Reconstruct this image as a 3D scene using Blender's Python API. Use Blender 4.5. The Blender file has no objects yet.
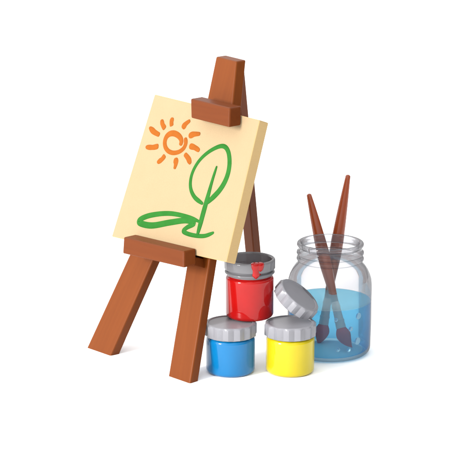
import bpy, bmesh, math, random
from mathutils import Vector, Matrix
random.seed(4)
scene = bpy.context.scene
COL = scene.collection
MM = 0.001
# ------------------------------------------------------------------ camera (all lengths below in mm)
PITCH = math.radians(14); D = 2000.0
Fw = Vector((0, math.cos(PITCH), -math.sin(PITCH)))
Up = Vector((0, math.sin(PITCH), math.cos(PITCH)))
Rt = Vector((1, 0, 0))
TGT = Vector((0, 0, (371-224.5)/math.cos(PITCH)))
CAM = TGT - Fw*D
cd = bpy.data.cameras.new('camera'); cam = bpy.data.objects.new('camera', cd); COL.objects.link(cam)
cam.location = CAM*MM; cam.rotation_euler = (math.radians(90)-PITCH, 0, 0)
cd.sensor_width = 36; cd.lens = 36*D/450; cd.clip_start = 0.05; cd.clip_end = 200
scene.camera = cam
scene.view_settings.view_transform = 'Standard'; scene.view_settings.look = 'None'; scene.view_settings.exposure = 0

def ray(px, py): return Fw*D + Rt*(px-225) - Up*(py-224.5)
def hit(px, py, p0, n):
    d = ray(px, py); return CAM + d*((p0-CAM).dot(n)/d.dot(n))
def at(px, py, Y): return hit(px, py, Vector((0, Y, 0)), Vector((0, 1, 0)))
def ground(px, py): return hit(px, py, Vector((0, 0, 0)), Vector((0, 0, 1)))

# ------------------------------------------------------------------ materials
def newmat(name):
    m = bpy.data.materials.new(name); m.use_nodes = True
    nt = m.node_tree; nt.nodes.clear()
    out = nt.nodes.new('ShaderNodeOutputMaterial')
    return m, nt, out
def principled(nt, col, rough=.5, spec=.5, **kw):
    b = nt.nodes.new('ShaderNodeBsdfPrincipled')
    b.inputs['Base Color'].default_value = (*col, 1); b.inputs['Roughness'].default_value = rough
    b.inputs['Specular IOR Level'].default_value = spec
    for k, v in kw.items(): b.inputs[k].default_value = v
    return b
def grain_mat(name, light, dark, direction, rough=.38, spec=.12):
    m, nt, out = newmat(name); L = nt.links.new; N = nt.nodes.new
    tc = N('ShaderNodeTexCoord'); dv = Vector(direction).normalized()
    dot = N('ShaderNodeVectorMath'); dot.operation = 'DOT_PRODUCT'; L(tc.outputs['Object'], dot.inputs[0]); dot.inputs[1].default_value = dv
    sc = N('ShaderNodeVectorMath'); sc.operation = 'SCALE'; sc.inputs[0].default_value = dv*-0.955; L(dot.outputs['Value'], sc.inputs['Scale'])
    ad = N('ShaderNodeVectorMath'); ad.operation = 'ADD'; L(tc.outputs['Object'], ad.inputs[0]); L(sc.outputs[0], ad.inputs[1])
    nz = N('ShaderNodeTexNoise'); nz.inputs['Scale'].default_value = 260; nz.inputs['Detail'].default_value = 4; nz.inputs['Distortion'].default_value = .6
    L(ad.outputs[0], nz.inputs['Vector'])
    cr = N('ShaderNodeValToRGB'); cr.color_ramp.elements[0].position = .32; cr.color_ramp.elements[1].position = .68
    cr.color_ramp.elements[0].color = (*dark, 1); cr.color_ramp.elements[1].color = (*light, 1)
    L(nz.outputs['Fac'], cr.inputs['Fac'])
    b = principled(nt, light, rough, spec); L(cr.outputs['Color'], b.inputs['Base Color'])
    bp = N('ShaderNodeBump'); bp.inputs['Strength'].default_value = .05; bp.inputs['Distance'].default_value = .0006
    L(nz.outputs['Fac'], bp.inputs['Height']); L(bp.outputs[0], b.inputs['Normal'])
    L(b.outputs[0], out.inputs['Surface']); return m
def mottled(name, c1, c2, scale, rough=.35, spec=.4, bump=0, metallic=0, coat=0):
    m, nt, out = newmat(name); L = nt.links.new; N = nt.nodes.new
    tc = N('ShaderNodeTexCoord'); nz = N('ShaderNodeTexNoise'); nz.inputs['Scale'].default_value = scale; nz.inputs['Detail'].default_value = 3
    L(tc.outputs['Object'], nz.inputs['Vector'])
    cr = N('ShaderNodeValToRGB'); cr.color_ramp.elements[0].position = .3; cr.color_ramp.elements[1].position = .7
    cr.color_ramp.elements[0].color = (*c1, 1); cr.color_ramp.elements[1].color = (*c2, 1)
    L(nz.outputs['Fac'], cr.inputs['Fac'])
    b = principled(nt, c1, rough, spec, Metallic=metallic); b.inputs['Coat Weight'].default_value = coat; b.inputs['Coat Roughness'].default_value = .03
    L(cr.outputs['Color'], b.inputs['Base Color'])
    if bump:
        bp = N('ShaderNodeBump'); bp.inputs['Strength'].default_value = bump; bp.inputs['Distance'].default_value = .0004
        L(nz.outputs['Fac'], bp.inputs['Height']); L(bp.outputs[0], b.inputs['Normal'])
    L(b.outputs[0], out.inputs['Surface']); return m
def clear_mat(name, face_tint, edge_tint, body=None, body_fac=0.0, rough=.03, gloss=1.0, p0=.15, p1=1.0):
    """thin clear material: tinted transmission (denser at grazing angles), a little body colour, fresnel reflection"""
    m, nt, out = newmat(name); L = nt.links.new; N = nt.nodes.new
    lw = N('ShaderNodeLayerWeight'); lw.inputs['Blend'].default_value = .35
    cr = N('ShaderNodeValToRGB'); cr.color_ramp.elements[0].color = (*face_tint, 1); cr.color_ramp.elements[1].color = (*edge_tint, 1)
    cr.color_ramp.elements[0].position = p0; cr.color_ramp.elements[1].position = p1
    L(lw.outputs['Facing'], cr.inputs['Fac'])
    tr = N('ShaderNodeBsdfTransparent'); L(cr.outputs['Color'], tr.inputs['Color'])
    src = tr
    if body:
        df = N('ShaderNodeBsdfDiffuse'); df.inputs['Color'].default_value = (*body, 1)
        tl = N('ShaderNodeBsdfTranslucent'); tl.inputs['Color'].default_value = (*body, 1)
        mx0 = N('ShaderNodeMixShader'); mx0.inputs[0].default_value = .4; L(df.outputs[0], mx0.inputs[1]); L(tl.outputs[0], mx0.inputs[2])
        mx = N('ShaderNodeMixShader'); mx.inputs[0].default_value = body_fac; L(tr.outputs[0], mx.inputs[1]); L(mx0.outputs[0], mx.inputs[2]); src = mx
    if gloss > 0:
        gl = N('ShaderNodeBsdfGlossy'); gl.inputs['Roughness'].default_value = rough
        fr = N('ShaderNodeFresnel'); fr.inputs['IOR'].default_value = 1.38
        mu = N('ShaderNodeMath'); mu.operation = 'MULTIPLY'; mu.inputs[1].default_value = gloss; L(fr.outputs[0], mu.inputs[0])
        mg = N('ShaderNodeMixShader'); L(mu.outputs[0], mg.inputs[0]); L(src.outputs[0], mg.inputs[1]); L(gl.outputs[0], mg.inputs[2]); src = mg
    L(src.outputs[0], out.inputs['Surface']); return m

WL, WD = (.138, .0335, .0050), (.126, .0298, .0043)
TL, TD = (.113, .0258, .0042), (.103, .0228, .0036)
# ------------------------------------------------------------------ mesh helpers
def finish(name, bm, mat, root=None, smooth=None, label=None):
    off = root.location if root else Vector((0, 0, 0))
    bmesh.ops.recalc_face_normals(bm, faces=bm.faces)
    if smooth is not None:
        for f in bm.faces: f.smooth = True
        for e in bm.edges:
            if len(e.link_faces) == 2 and e.calc_face_angle(0) > math.radians(smooth): e.smooth = False
    for v in bm.verts: v.co = v.co*MM - off
    me = bpy.data.meshes.new(name); bm.to_mesh(me); bm.free(); me.materials.append(mat)
    o = bpy.data.objects.new(name, me); COL.objects.link(o)
    if root: o.parent = root
    if label: o['label'] = label
    return o
def reorigin(o, loc):            # put a one-mesh thing's origin at loc (mm)
    l = Vector(loc)*MM
    for v in o.data.vertices: v.co -= l
    o.location = l
def thing(name, loc, label, cat, group=None):
    o = bpy.data.objects.new(name, None); COL.objects.link(o); o.location = Vector(loc)*MM
    o.empty_display_size = .02
    o['label'] = label; o['category'] = cat
    if group: o['group'] = group
    return o
def prism(bm, pts, vec, bev=1.2, seg=3):
    t = bmesh.new()
    a = [t.verts.new(p) for p in pts]; b = [t.verts.new(Vector(p)+vec) for p in pts]; n = len(pts)
    t.faces.new(a); t.faces.new(b[::-1])
    for i in range(n): t.faces.new((a[i], b[i], b[(i+1) % n], a[(i+1) % n]))
    bmesh.ops.recalc_face_normals(t, faces=t.faces)
    if bev: bmesh.ops.bevel(t, geom=list(t.edges), offset=bev, segments=seg, profile=.5, affect='EDGES', clamp_overlap=True)
    me = bpy.data.meshes.new('t'); t.to_mesh(me); t.free(); bm.from_mesh(me); bpy.data.meshes.remove(me)
def cut_ground(bm):
    bmesh.ops.bisect_plane(bm, geom=bm.verts[:]+bm.edges[:]+bm.faces[:], plane_co=(0, 0, 0), plane_no=(0, 0, 1), clear_inner=True)
    ed = [e for e in bm.edges if e.is_boundary]
    if ed: bmesh.ops.holes_fill(bm, edges=ed)
def lathe(bm, prof, c, N=96, rfun=None, M=None, cap=(False, False)):
    rings = []
    for k, (r, z) in enumerate(prof):
        ring = []
        for i in range(N):
            a = 2*math.pi*i/N; rr = r + (rfun(k, a) if rfun else 0)
            p = Vector((rr*math.cos(a), rr*math.sin(a), z))
            if M: p = M @ p
            ring.append(bm.verts.new(p+Vector(c)))
        rings.append(ring)
    for k in range(len(rings)-1):
        for i in range(N):
            j = (i+1) % N; bm.faces.new((rings[k][i], rings[k][j], rings[k+1][j], rings[k+1][i]))
    if cap[0]: bm.faces.new(rings[0][::-1])
    if cap[1]: bm.faces.new(rings[-1])
def arc(cx, cz, r, a0, a1, n=6):
    return [(cx+r*math.cos(math.radians(a0+(a1-a0)*i/n)), cz+r*math.sin(math.radians(a0+(a1-a0)*i/n))) for i in range(n+1)]
def catmull(P, n=10, closed=False):
    out = []; m = len(P)
    g = (lambda i: P[i % m]) if closed else (lambda i: P[max(0, min(m-1, i))])
    for i in range(m if closed else m-1):
        p0, p1, p2, p3 = (Vector(g(i+k)) for k in (-1, 0, 1, 2))
        for s in range(n):
            t = s/n
            out.append(.5*((2*p1)+(p2-p0)*t+(2*p0-5*p1+4*p2-p3)*t*t+(3*p1-p0-3*p2+p3)*t**3))
    if not closed: out.append(Vector(P[-1]))
    return out
def tube(bm, pts, rad, N=20, flat=None):
    pts = [Vector(p) for p in pts]; n = len(pts); rings = []; ref = None
    for k in range(n):
        t = (pts[min(n-1, k+1)]-pts[max(0, k-1)]).normalized()
        if ref is None: ref = t.orthogonal().normalized()
        u = (ref - t*ref.dot(t)).normalized(); ref = u; w = t.cross(u)
        rings.append([bm.verts.new(pts[k]+(u*math.cos(2*math.pi*i/N)+w*math.sin(2*math.pi*i/N))*rad[k]) for i in range(N)])
    for k in range(n-1):
        for i in range(N):
            j = (i+1) % N; bm.faces.new((rings[k][i], rings[k][j], rings[k+1][j], rings[k+1][i]))
    bm.faces.new(rings[0][::-1]); bm.faces.new(rings[-1])

# ------------------------------------------------------------------ setting
bm = bmesh.new()
for x, y in ((-9000, -9000), (9000, -9000), (9000, 9000), (-9000, 9000)): bm.verts.new((x, y, 0))
bm.faces.new(bm.verts[:])
g = finish('ground', bm, mottled('white_paper', (.965, .965, .965), (.975, .975, .975), 3, rough=.9, spec=0))
g['kind'] = 'structure'; g['label'] = 'plain white tabletop sheet'

# ------------------------------------------------------------------ easel
YAW = math.radians(47); LEAN = math.radians(20)
M0 = ground(140, 366.5)
E = Vector((math.cos(YAW), -math.sin(YAW), 0)); B = Vector((math.sin(YAW), math.cos(YAW), 0))
U = Vector((0, 0, 1))*math.cos(LEAN)+B*math.sin(LEAN)
NB = B*math.cos(LEAN)-Vector((0, 0, 1))*math.sin(LEAN)
def pl(px, py, d): return hit(px, py, M0+NB*d, NB)
easel = thing('easel', M0, 'brown wooden tripod easel holding up the cream canvas', 'easel')
bm = bmesh.new()
prism(bm, [pl(*p, .6) for p in ((195, 112), (216, 117), (103, 373), (78, 367))], NB*11, 1.4); cut_ground(bm)
lt = pl(205, 112, 0)-pl(97, 354, 0)
finish('leg', bm, grain_mat('wood_left_leg', WL, WD, lt), easel)
bm = bmesh.new()
prism(bm, [pl(*p, .6) for p in ((212, 112), (232.3, 117), (187.8, 398), (165.5, 393))], NB*11, 1.4); cut_ground(bm)
rl = pl(224, 112, 0)-pl(183, 380, 0)
finish('leg', bm, grain_mat('wood_right_leg', WL, WD, rl), easel)
bm = bmesh.new()
prism(bm, [pl(*p, 0) for p in ((216, 56.5), (236.5, 61.5), (228, 150), (198, 143))], B*13.5, 1.5)
finish('mast', bm, grain_mat('wood_mast', WL, WD, U), easel)
# rear leg
bm = bmesh.new()
A = pl(236.5, 74, 21); Ft = ground(259, 315); ax = (Ft-A).normalized(); th = ax.cross(E).normalized()
st = A-ax*2; en = Ft+ax*25
prism(bm, [st-E*7-th*5.5, st+E*7-th*5.5, st+E*7+th*5.5, st-E*7+th*5.5], en-st); cut_ground(bm)
finish('rear_leg', bm, grain_mat('wood_rear_leg', TL, TD, ax), easel)
# tray
bm = bmesh.new()
T = [(123.5, 237), (184, 251.5), (184, 268), (122.5, 253.5)]
prism(bm, [pl(*p, -30) for p in T], B*16.2, 1.5)
sh = [pl(*p, -15.5) for p in ((135, 237), (193, 251), (193, 267), (134, 253))]; hgt = (sh[0]-sh[3])
sh2 = [sh[3]+hgt*.66, sh[2]+(sh[1]-sh[2])*.66, sh[2]+U*1.5, sh[3]+U*1.5]
prism(bm, sh2, NB*16.3, .8)
finish('tray', bm, grain_mat('wood_tray', TL, TD, E), easel)
# clamp
bm = bmesh.new()
K = [(190.3, 98.5), (229.8, 108), (229.2, 127.5), (190.8, 118)]
prism(bm, [pl(*p, -30) for p in K], B*16.2, 1.6)
kb = [pl(*p, -15.5) for p in ((201, 97.5), (229, 104.5))]
# behind the plate: block above the canvas edge, back to the mast
up0 = [kb[0]-U*1.5, kb[1]-U*1.5, kb[1]-U*6.2, kb[0]-U*6.2]
prism(bm, up0, NB*16.2, .8)
finish('clamp', bm, grain_mat('wood_clamp', TL, TD, E), easel)

# ------------------------------------------------------------------ canvas
CF = -14
CP = [(154.5, 94.3), (259.5, 120), (226, 262), (111.5, 236.5)]
cv_loc = pl(170, 250, -7)
canvas = thing('canvas', cv_loc, 'cream canvas on the easel, painted with an orange sun and a green tree', 'painting')
def cloth(name, c1, c2):
    m, nt, out = newmat(name); L = nt.links.new; N = nt.nodes.new
    tc = N('ShaderNodeTexCoord'); hs = []
    for dv in (E, U):
        dot = N('ShaderNodeVectorMath'); dot.operation = 'DOT_PRODUCT'; L(tc.outputs['Object'], dot.inputs[0]); dot.inputs[1].default_value = dv
        mu = N('ShaderNodeMath'); mu.operation = 'MULTIPLY'; mu.inputs[1].default_value = 2*math.pi/.0013; L(dot.outputs['Value'], mu.inputs[0])
        s = N('ShaderNodeMath'); s.operation = 'SINE'; L(mu.outputs[0], s.inputs[0]); hs.append(s)
    mul = N('ShaderNodeMath'); mul.operation = 'MULTIPLY'; L(hs[0].outputs[0], mul.inputs[0]); L(hs[1].outputs[0], mul.inputs[1])
    nz = N('ShaderNodeTexNoise'); nz.inputs['Scale'].default_value = 60; nz.inputs['Detail'].default_value = 4; L(tc.outputs['Object'], nz.inputs['Vector'])
    cr = N('ShaderNodeValToRGB'); cr.color_ramp.elements[0].color = (*c1, 1); cr.color_ramp.elements[1].color = (*c2, 1); L(nz.outputs['Fac'], cr.inputs['Fac'])
    b = principled(nt, c1, .8, .1); L(cr.outputs['Color'], b.inputs['Base Color'])
    bp = N('ShaderNodeBump'); bp.inputs['Strength'].default_value = .12; bp.inputs['Distance'].default_value = .0003; L(mul.outputs[0], bp.inputs['Height']); L(bp.outputs[0], b.inputs['Normal'])
    L(b.outputs[0], out.inputs['Surface']); return m
bm = bmesh.new(); prism(bm, [pl(*p, CF) for p in CP], NB*13.7, 1.2)
cp = finish('cloth_panel', bm, cloth('primed_cloth', (.292, .212, .122), (.306, .224, .132)), canvas)
cp.data.materials.append(cloth('cloth_edge_lightened', (.42, .29, .135), (.44, .31, .145)))  # same cloth in a lighter colour, painted to offset the shade on the sides
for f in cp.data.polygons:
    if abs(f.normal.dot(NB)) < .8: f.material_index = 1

def stroke(bm, P, w, closed=False, n=10, taper=True, wfun=None, lift=.7):
    S = catmull(P, n, closed); c = len(S); W = [pl(p[0], p[1], CF) for p in S]; ringA = []
    for k in range(c):
        if closed: t = W[(k+1) % c]-W[k-1]
        else: t = W[min(c-1, k+1)]-W[max(0, k-1)]
        t.normalize(); sd = t.cross(NB).normalized(); f = k/(c-1)
        ww = w*(1+.14*math.sin(7*f+P[0][0]))
        if wfun: ww *= wfun(f)
        if not closed and taper: ww *= min(1, .35+.65*math.sqrt(min(1, min(f, 1-f)*c/6)))
        h = ww/2
        lf = lift+.12*f
        ringA.append([bm.verts.new(W[k]+sd*x+NB*z) for x, z in ((-h, -.03), (-h*.8, -lf*.8), (0, -lf), (h*.8, -lf*.8), (h, -.03))])
    for k in range(c if closed else c-1):
        a, b2 = ringA[k], ringA[(k+1) % c]
        for i in range(4): bm.faces.new((a[i], a[i+1], b2[i+1], b2[i]))
    if not closed:
        bm.faces.new(ringA[0]); bm.faces.new(ringA[-1][::-1])
orange = mottled('orange_paint', (.255, .070, .006), (.228, .060, .005), 120, rough=.6, spec=.08)
green = mottled('green_paint', (.016, .116, .014), (.013, .100, .011), 120, rough=.6, spec=.08)
bm = bmesh.new(); sc_ = (174, 142)
ring = []
for i in range(18):
    a = math.radians(-20+i*24.0); r = 11.9-.3*i+.25*math.sin(i*1.3)
    ring.append((sc_[0]+r*math.cos(a), sc_[1]+r*math.sin(a)*1.04))
stroke(bm, ring, 5.6, lift=.5)
rays = [(-98, 16, 24.5), (-58, 16, 27), (-22, 16, 27.5), (14, 16, 27), (48, 16, 27.5), (84, 16, 27), (124, 16, 26.5), (165, 16, 28.5), (206, 16, 28.5), (236, 16, 25.5)]
for a, r0, r1 in rays:
    a0 = math.radians(a); a1 = math.radians(a+5); am = math.radians(a+1)
    stroke(bm, [(sc_[0]+r*math.cos(q), sc_[1]+r*math.sin(q)) for r, q in ((r0, a0), ((r0+r1)/2, am), (r1, a1))], 7.4, n=8, wfun=lambda f: 1.0-.3*f, lift=.5)
finish('sun_drawing', bm, orange, canvas, smooth=50, label='orange sun with short rays brushed on the canvas')
bm = bmesh.new()
stroke(bm, [(203, 204), (194.5, 197), (190.5, 187), (192, 174), (199, 161), (210, 151), (222, 146), (228, 151), (229.5, 164), (226.5, 178), (219, 191), (206, 204)], 5.0, wfun=lambda f: .85+.3*f, lift=.5)
stroke(bm, [(217, 166), (212.5, 180), (208, 196), (203, 214), (197.5, 235)], 5.4, wfun=lambda f: .65+.6*f, lift=.75)
stroke(bm, [(200, 222), (188, 217), (170, 213.5), (152, 215), (141, 219), (140, 223), (152, 225.5), (170, 222.5), (186, 220.5), (194, 223.5), (187, 227.5), (183.5, 231.5), (192, 235), (204, 236), (214, 232.5)], 5.0, wfun=lambda f: .9+.3*math.sin(f*3.1), lift=.4)
finish('tree_drawing', bm, green, canvas, smooth=50, label='green outline of a tree on a patch of grass')

# ------------------------------------------------------------------ paint jars
lid_mat = mottled('grey_lid_plastic', (.205, .205, .226), (.19, .19, .208), 90, rough=.33, spec=.4)
def lid_profile(R, H):
    p = [(R-3.2, .6), (R-2.6, 0), (R-2.2, 0)]; flags = [0, 0, 0]
    for r, z, f in ((R-.3, .7, .9), (R, 1.6, 1), (R, H-2.8, 1), (R-.3, H-1.6, .85), (R-1.5, H-.4, .15), (R-2.6, H, 0), (R-4.2, H, 0), (R-5, H-.7, 0), (.01, H-.7, 0)):
        p.append((r, z)); flags.append(f)
    return p, flags
def build_lid(bm, c, R, H, M=None, base=True):
    prof, fl = lid_profile(R, H)
    if base: prof = [(.01, .6)]+prof; fl = [0]+fl
    n = 14
    def ridge(a):                      # flat facets meeting in shallow ridges
        t = (a*n/(2*math.pi)+.2) % 1.0
        return -1.95*(abs(t-.5)*2)
    lathe(bm, prof, c, N=n*10, M=M, rfun=lambda k, a: fl[k]*ridge(a))
def body_profile(r, h):
    return [(.01, .8), (r-6, .8), (r-5, 0)]+arc(r-4.5, 4.5, 4.5, -90, 0)+[(r, h*.5)]+arc(r-4, h-4, 4, 0, 80)+[(r-4.5, h), (r-4.5, h+1.2), (.01, h+1.2)]
def paint_jar(px, bot, name_lab, mat, hb, hl, R):
    c = ground(px, bot); s = (c-CAM).dot(Fw)/D
    root = thing('paint_jar', c, name_lab, 'paint jar', 'paint jars beside the easel')
    r = (R-1.6)*s
    bm = bmesh.new(); lathe(bm, body_profile(r, hb), c); finish('body', bm, mat, root, smooth=40)
    bm = bmesh.new(); build_lid(bm, c+Vector((0, 0, hb+.3)), R*s+.4, hl); finish('lid', bm, lid_mat, root, smooth=20)
    return c, hb+.3+hl, R*s
blue = mottled('blue_paint', (.0003, .128, .318), (.0003, .119, .295), 60, rough=.35, spec=.08, coat=.7)
yellow = mottled('yellow_paint', (.45, .36, .001), (.42, .335, .001), 60, rough=.35, spec=.08, coat=.7)
red = mottled('red_paint', (.315, .0028, .0025), (.285, .0024, .002), 60, rough=.35, spec=.06, coat=.6)
HB, HL = 38.2, 13.5
cb, hb_, rb = paint_jar(230.5, 371, 'short paint jar full of blue paint with its grey lid on', blue, HB, HL, 26.0)
cy, hy_, ry = paint_jar(290, 371, 'short paint jar full of yellow paint with its grey lid on', yellow, HB, HL, 25.8)
TOP = hb_ + .02
# open red jar standing across the two lids
cr_ = Vector((25.0, 12, TOP))
rj = thing('paint_jar', cr_, 'open paint jar of red paint standing on top of the blue and yellow jars', 'paint jar', 'paint jars beside the easel')
RR = 24.4
bm = bmesh.new(); lathe(bm, [(.01, .8), (RR-6, .8), (RR-5, 0)]+arc(RR-4.5, 4.5, 4.5, -90, 0)+[(RR, 25)]+arc(RR-3, 40, 3, 0, 80)+[(RR-3, 43.6), (.01, 43.6)], cr_)
finish('body', bm, red, rj, smooth=40)
grey_glass = clear_mat('grey_neck_glass', (.66, .66, .675), (.42, .42, .44), body=(.25, .25, .265), body_fac=.86, rough=.05)
bm = bmesh.new()
lathe(bm, [(RR-2.6, 43.8), (RR-1.6, 44.3), (RR-1.6, 45.6)]+arc(RR-.2, 47.2, 1.3, -90, 90)+[(RR-1.6, 49.4), (RR-1.6, 50.6)]+arc(RR+.4, 52, 1.2, -90, 0)+[(RR+1.6, 59)]+arc(RR-.4, 59.4, 2.0, 0, 180)+[(RR-2.4, 46), (RR-2.7, 44.2), (RR-2.6, 43.8)], cr_)
finish('neck', bm, grey_glass, rj, smooth=50, label='grey neck of the open jar')
def drip(bm, ang, path, rad):
    a = math.radians(ang); P = catmull([(cr_.x+r*math.cos(a+da), cr_.y+r*math.sin(a+da), cr_.z+z) for r, z, da in path], 10)
    n = len(P); R_ = []
    for k in range(n):
        f = k/(n-1)*(len(rad)-1); i = min(len(rad)-2, int(f)); q = f-i; q = q*q*(3-2*q); R_.append(rad[i]*(1-q)+rad[i+1]*q)
    tube(bm, P, R_, 32)
bm = bmesh.new()
drip(bm, -77, [(RR-3.2, 47, 0), (RR-2.4, 57, 0), (RR-.6, 60.0, 0), (RR+.7, 58.4, .0), (RR+.9, 54, .0), (RR+.9, 49.5, .01), (RR+.9, 45.6, .01)], [2.4, 4.4, 4.8, 4.6, 3.2, 3.7, .3])
drip(bm, -66, [(RR-3.2, 48, 0), (RR-2.4, 57.5, 0), (RR-.6, 60.0, 0), (RR+.7, 58.4, .0), (RR+.9, 55.6, .0), (RR+.9, 52.6, .0)], [2.2, 4.0, 4.4, 4.1, 3.1, .3])
# thick film of paint: press it down onto the rim
for v in bm.verts:
    dx, dy, dz = v.co.x-cr_.x, v.co.y-cr_.y, v.co.z-cr_.z
    r = math.hypot(dx, dy); r2 = r
    if r > RR+1.55: r2 = RR+1.55+(r-RR-1.55)*.5
    if r < RR-2.5: r2 = RR-2.5-(RR-2.5-r)*.35
    if dz > 61.2: dz = 61.2+(dz-61.2)*.4
    v.co = Vector((cr_.x+dx*r2/r, cr_.y+dy*r2/r, cr_.z+dz))
finish('paint_drip', bm, red, rj, smooth=60, label='red paint running over the rim')
# leaning lid
ax_ = Vector((.59, -.18, .787)).normalized(); zc = Vector((0, 0, 1)); w = -(zc-ax_*ax_.z).normalized()
Rl = 24.8
c0 = Vector((0, 7.5, TOP+.15+(Rl-1.4)*abs(w.z)))
c0.x = cr_.x+RR+(Rl)*w.x+.6
q = Vector((0, 0, 1)).rotation_difference(ax_).to_matrix()
bm = bmesh.new(); build_lid(bm, c0, Rl, 12.5, M=q)
ll = finish('jar_lid', bm, lid_mat, None, smooth=20); reorigin(ll, c0)
ll['label'] = 'loose grey jar lid leaning between the red jar and the yellow jar'; ll['category'] = 'lid'

# ------------------------------------------------------------------ glass jar, water, brushes
cg = ground(329, 351.5); s = (cg-CAM).dot(Fw)/D
glass = clear_mat('jar_glass', (.785, .785, .80), (.16, .16, .175), body=(.27, .27, .285), body_fac=.12, p0=.22, gloss=.6)
glass_base = clear_mat('jar_base_glass', (.95, .95, .955), (.93, .93, .935), body=(.40, .42, .44), body_fac=.10, gloss=0)
bm = bmesh.new()
prof = [(.01, .6), (30, .6), (33, 0)]+arc(33.5, 7.5, 7.5, -88, 0)+[(41.6, 30), (41.6, 70)]+[(41.1, 76), (39.6, 81), (37.2, 86), (34.4, 90), (32.0, 92.6), (31.0, 94.2)]
prof += arc(31.2, 96.8, 2.2, -80, 80)+[(30.9, 100)]+arc(31.2, 102.8, 2.2, -80, 80)+[(30.9, 106), (30.9, 108)]
prof += arc(30.8, 111.2, 2.4, -70, 200, 12)+[(28.2, 106)]
prof = [(r*s, z*s) for r, z in prof]
lathe(bm, prof, cg, 128)
gj = finish('glass_jar', bm, glass, None, smooth=50); reorigin(gj, cg)
gj.data.materials.append(glass_base)
for f in gj.data.polygons:
    if f.center.z < .0009: f.material_index = 1
gj['label'] = 'clear glass jar with a ringed neck, half full of blue water'; gj['category'] = 'jar'
ZW = 54.5*s
watm = clear_mat('blue_water', (.43, .86, 1.0), (.20, .76, 1.0), body=(.0, .44, 1.0), body_fac=.19, gloss=.06)
watt = clear_mat('water_top', (.80, .99, 1.0), (.76, .98, 1.0), body=(.26, .66, .85), body_fac=.40, gloss=.2)
wr = thing('water', cg+Vector((0, 0, 3.2)), 'blue rinsing water with bubbles inside the glass jar', 'water')
bm = bmesh.new(); k = s
lathe(bm, [(a*k, b_*k) for a, b_ in arc(33.2, 10.8, 7.2, -88, 0)]+[(40.5*k, 40*k), (40.6*k, ZW-.6)], cg, 128)
finish('water_body', bm, watm, wr, smooth=50)
bm = bmesh.new(); lathe(bm, [(40.6*k, ZW-.5), (40.3*k, ZW), (39*k, ZW-.5), (36*k, ZW-.7), (.01, ZW-.7)], cg, 128)
finish('water_surface', bm, watt, wr, smooth=50, label='paler surface of the water')
m, nt, out = newmat('bubble_skin'); L = nt.links.new; N = nt.nodes.new
lw = N('ShaderNodeLayerWeight'); lw.inputs['Blend'].default_value = .5
cr2 = N('ShaderNodeValToRGB'); cr2.color_ramp.elements[0].position = .08; cr2.color_ramp.elements[1].position = .22; cr2.color_ramp.elements[0].color = (.18, .18, .18, 1); cr2.color_ramp.elements[1].color = (.95, .95, .95, 1)
L(lw.outputs['Facing'], cr2.inputs[0]); tr = N('ShaderNodeBsdfTransparent'); df = N('ShaderNodeBsdfDiffuse'); df.inputs[0].default_value = (.36, .70, .88, 1)
mx = N('ShaderNodeMixShader'); L(cr2.outputs[0], mx.inputs[0]); L(tr.outputs[0], mx.inputs[1]); L(df.outputs[0], mx.inputs[2]); L(mx.outputs[0], out.inputs[0])
for px, py, r in ((358, 316, 3.6), (350, 329, 2.6), (357, 341, 4.0), (348, 350, 2.4), (303, 328, 2.4), (310, 346, 3.0), (337, 350, 2.2), (300, 314, 1.8), (335, 320, 2.0)):
    # small bubbles clinging to the inside of the glass, flattened against it
    x = at(px, py, cg.y-25).x-cg.x; rad = 40.35*s; x = max(-36, min(36, x)); yy = -math.sqrt(rad*rad-x*x)
    c = at(px, py, cg.y+yy); nrm = Vector((x, yy, 0)).normalized(); c.x = cg.x+x
    bm = bmesh.new(); bmesh.ops.create_uvsphere(bm, u_segments=28, v_segments=20, radius=r)
    for v in bm.verts: v.co = v.co-nrm*v.co.dot(nrm)*(1-.95/r)
    bmesh.ops.translate(bm, verts=bm.verts, vec=c)
    finish('bubble', bm, m, wr, smooth=180)

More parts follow.
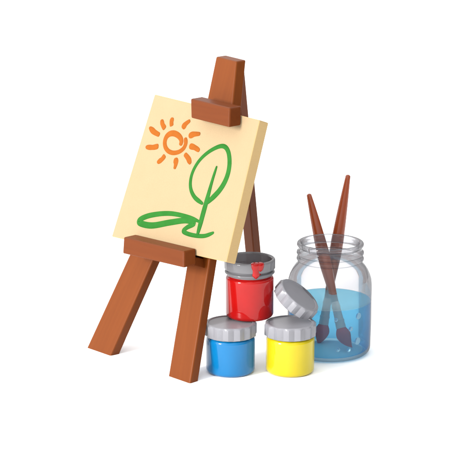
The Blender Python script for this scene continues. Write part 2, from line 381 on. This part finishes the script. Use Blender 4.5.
def brush(top, bot, label, hook):
    tp, bt = at(*top), at(*bot)
    root = thing('paintbrush', bt, label, 'paintbrush', 'paintbrushes in the water jar')
    ax = (tp-bt); Ln = ax.length; ax.normalize(); f = lambda t: bt+ax*t
    bl, fl = 25, 27
    # handle
    hs0 = bl+fl-2; hl = Ln-hs0; bm = bmesh.new(); P = []; R_ = []
    for i in range(33):
        t = i/32; P.append(f(hs0+hl*t))
        r = 3.9+2.8*math.sin(min(1, t/.44)*math.pi/2)**2 if t < .44 else 6.7-4.1*((t-.44)/.56)**1.45
        R_.append(r)
    for x, rr in ((.7, 2.0), (1.2, 1.4), (1.5, .3)): P.append(f(Ln+x)); R_.append(rr)
    tube(bm, P, R_); finish('handle', bm, grain_mat('varnished_handle_'+('a' if hook > 0 else 'b'), (.240, .046, .013), (.205, .037, .010), ax, rough=.22, spec=.4), root, smooth=60)
    bm = bmesh.new(); P = []; R_ = []
    for t, r in ((bl-2, 4.6), (bl-1.6, 5.2), (bl+1, 5.2), (bl+5, 4.9), (bl+6, 5.3), (bl+7.2, 5.3), (bl+8.2, 4.7), (bl+fl-7, 4.3), (bl+fl-6, 4.7), (bl+fl-4.6, 4.7), (bl+fl-3.6, 4.2), (bl+fl-.3, 4.1), (bl+fl, 3.6)): P.append(f(t)); R_.append(r)
    tube(bm, P, R_, 32); finish('ferrule', bm, ferr, root, smooth=30)
    bm = bmesh.new(); P = []; R_ = []; side = Vector((1, 0, 0))*hook
    side = (side-ax*side.dot(ax)).normalized()
    for i in range(25):
        t = i/24; P.append(f(bl-1-(bl-2.2)*t)+side*(6.5*abs(hook)*t**2.2))
        if t < .36: R_.append(4.6+3.0*math.sin(min(1, t/.36)*math.pi/2))
        else: R_.append(max(.3, 7.6*max(0.0, 1-((t-.36)/.64)**1.6)))
    tube(bm, P, R_, 36)
    finish('bristles', bm, bris, root, smooth=60)
ferr = mottled('brushed_ferrule', (.98, .44, .30), (.95, .41, .28), 200, rough=.4, spec=.5)
bris = mottled('brown_bristles', (.98, .060, .002), (.92, .052, .002), 500, rough=.7, spec=.02, bump=.1)
brush((309, 195, 121), (346.5, 350, 56), 'brown paintbrush leaning left out of the jar, shorter of the two above the rim', 1)
brush((348, 176, 117), (320, 346, 86), 'brown paintbrush leaning right out of the jar, standing higher above the rim', -.4)

# ------------------------------------------------------------------ light
wd = bpy.data.worlds.new('World'); scene.world = wd; wd.use_nodes = True
nt = wd.node_tree; L = nt.links.new; N = nt.nodes.new; bg = nt.nodes['Background']
tc = N('ShaderNodeTexCoord'); dot = N('ShaderNodeVectorMath'); dot.operation = 'DOT_PRODUCT'; L(tc.outputs['Generated'], dot.inputs[0]); dot.inputs[1].default_value = (-1.05, -.10, 1.35)
ma = N('ShaderNodeMath'); ma.operation = 'ADD'; ma.inputs[1].default_value = .92; L(dot.outputs['Value'], ma.inputs[0])
mxm = N('ShaderNodeMath'); mxm.operation = 'MAXIMUM'; mxm.inputs[1].default_value = .06; L(ma.outputs[0], mxm.inputs[0])
bg.inputs['Color'].default_value = (1, 1, 1, 1); L(mxm.outputs[0], bg.inputs['Strength'])
ld = bpy.data.lights.new('softbox', 'AREA'); ld.energy = 100; ld.shape = 'RECTANGLE'; ld.size = .5; ld.size_y = .8; ld.color = (1, .985, .96)
lo = bpy.data.objects.new('softbox', ld); COL.objects.link(lo); lo.location = (-1.9, -1.5, .95)
lo.rotation_euler = (Vector((0, 0, .12))-lo.location).to_track_quat('-Z', 'Y').to_euler()
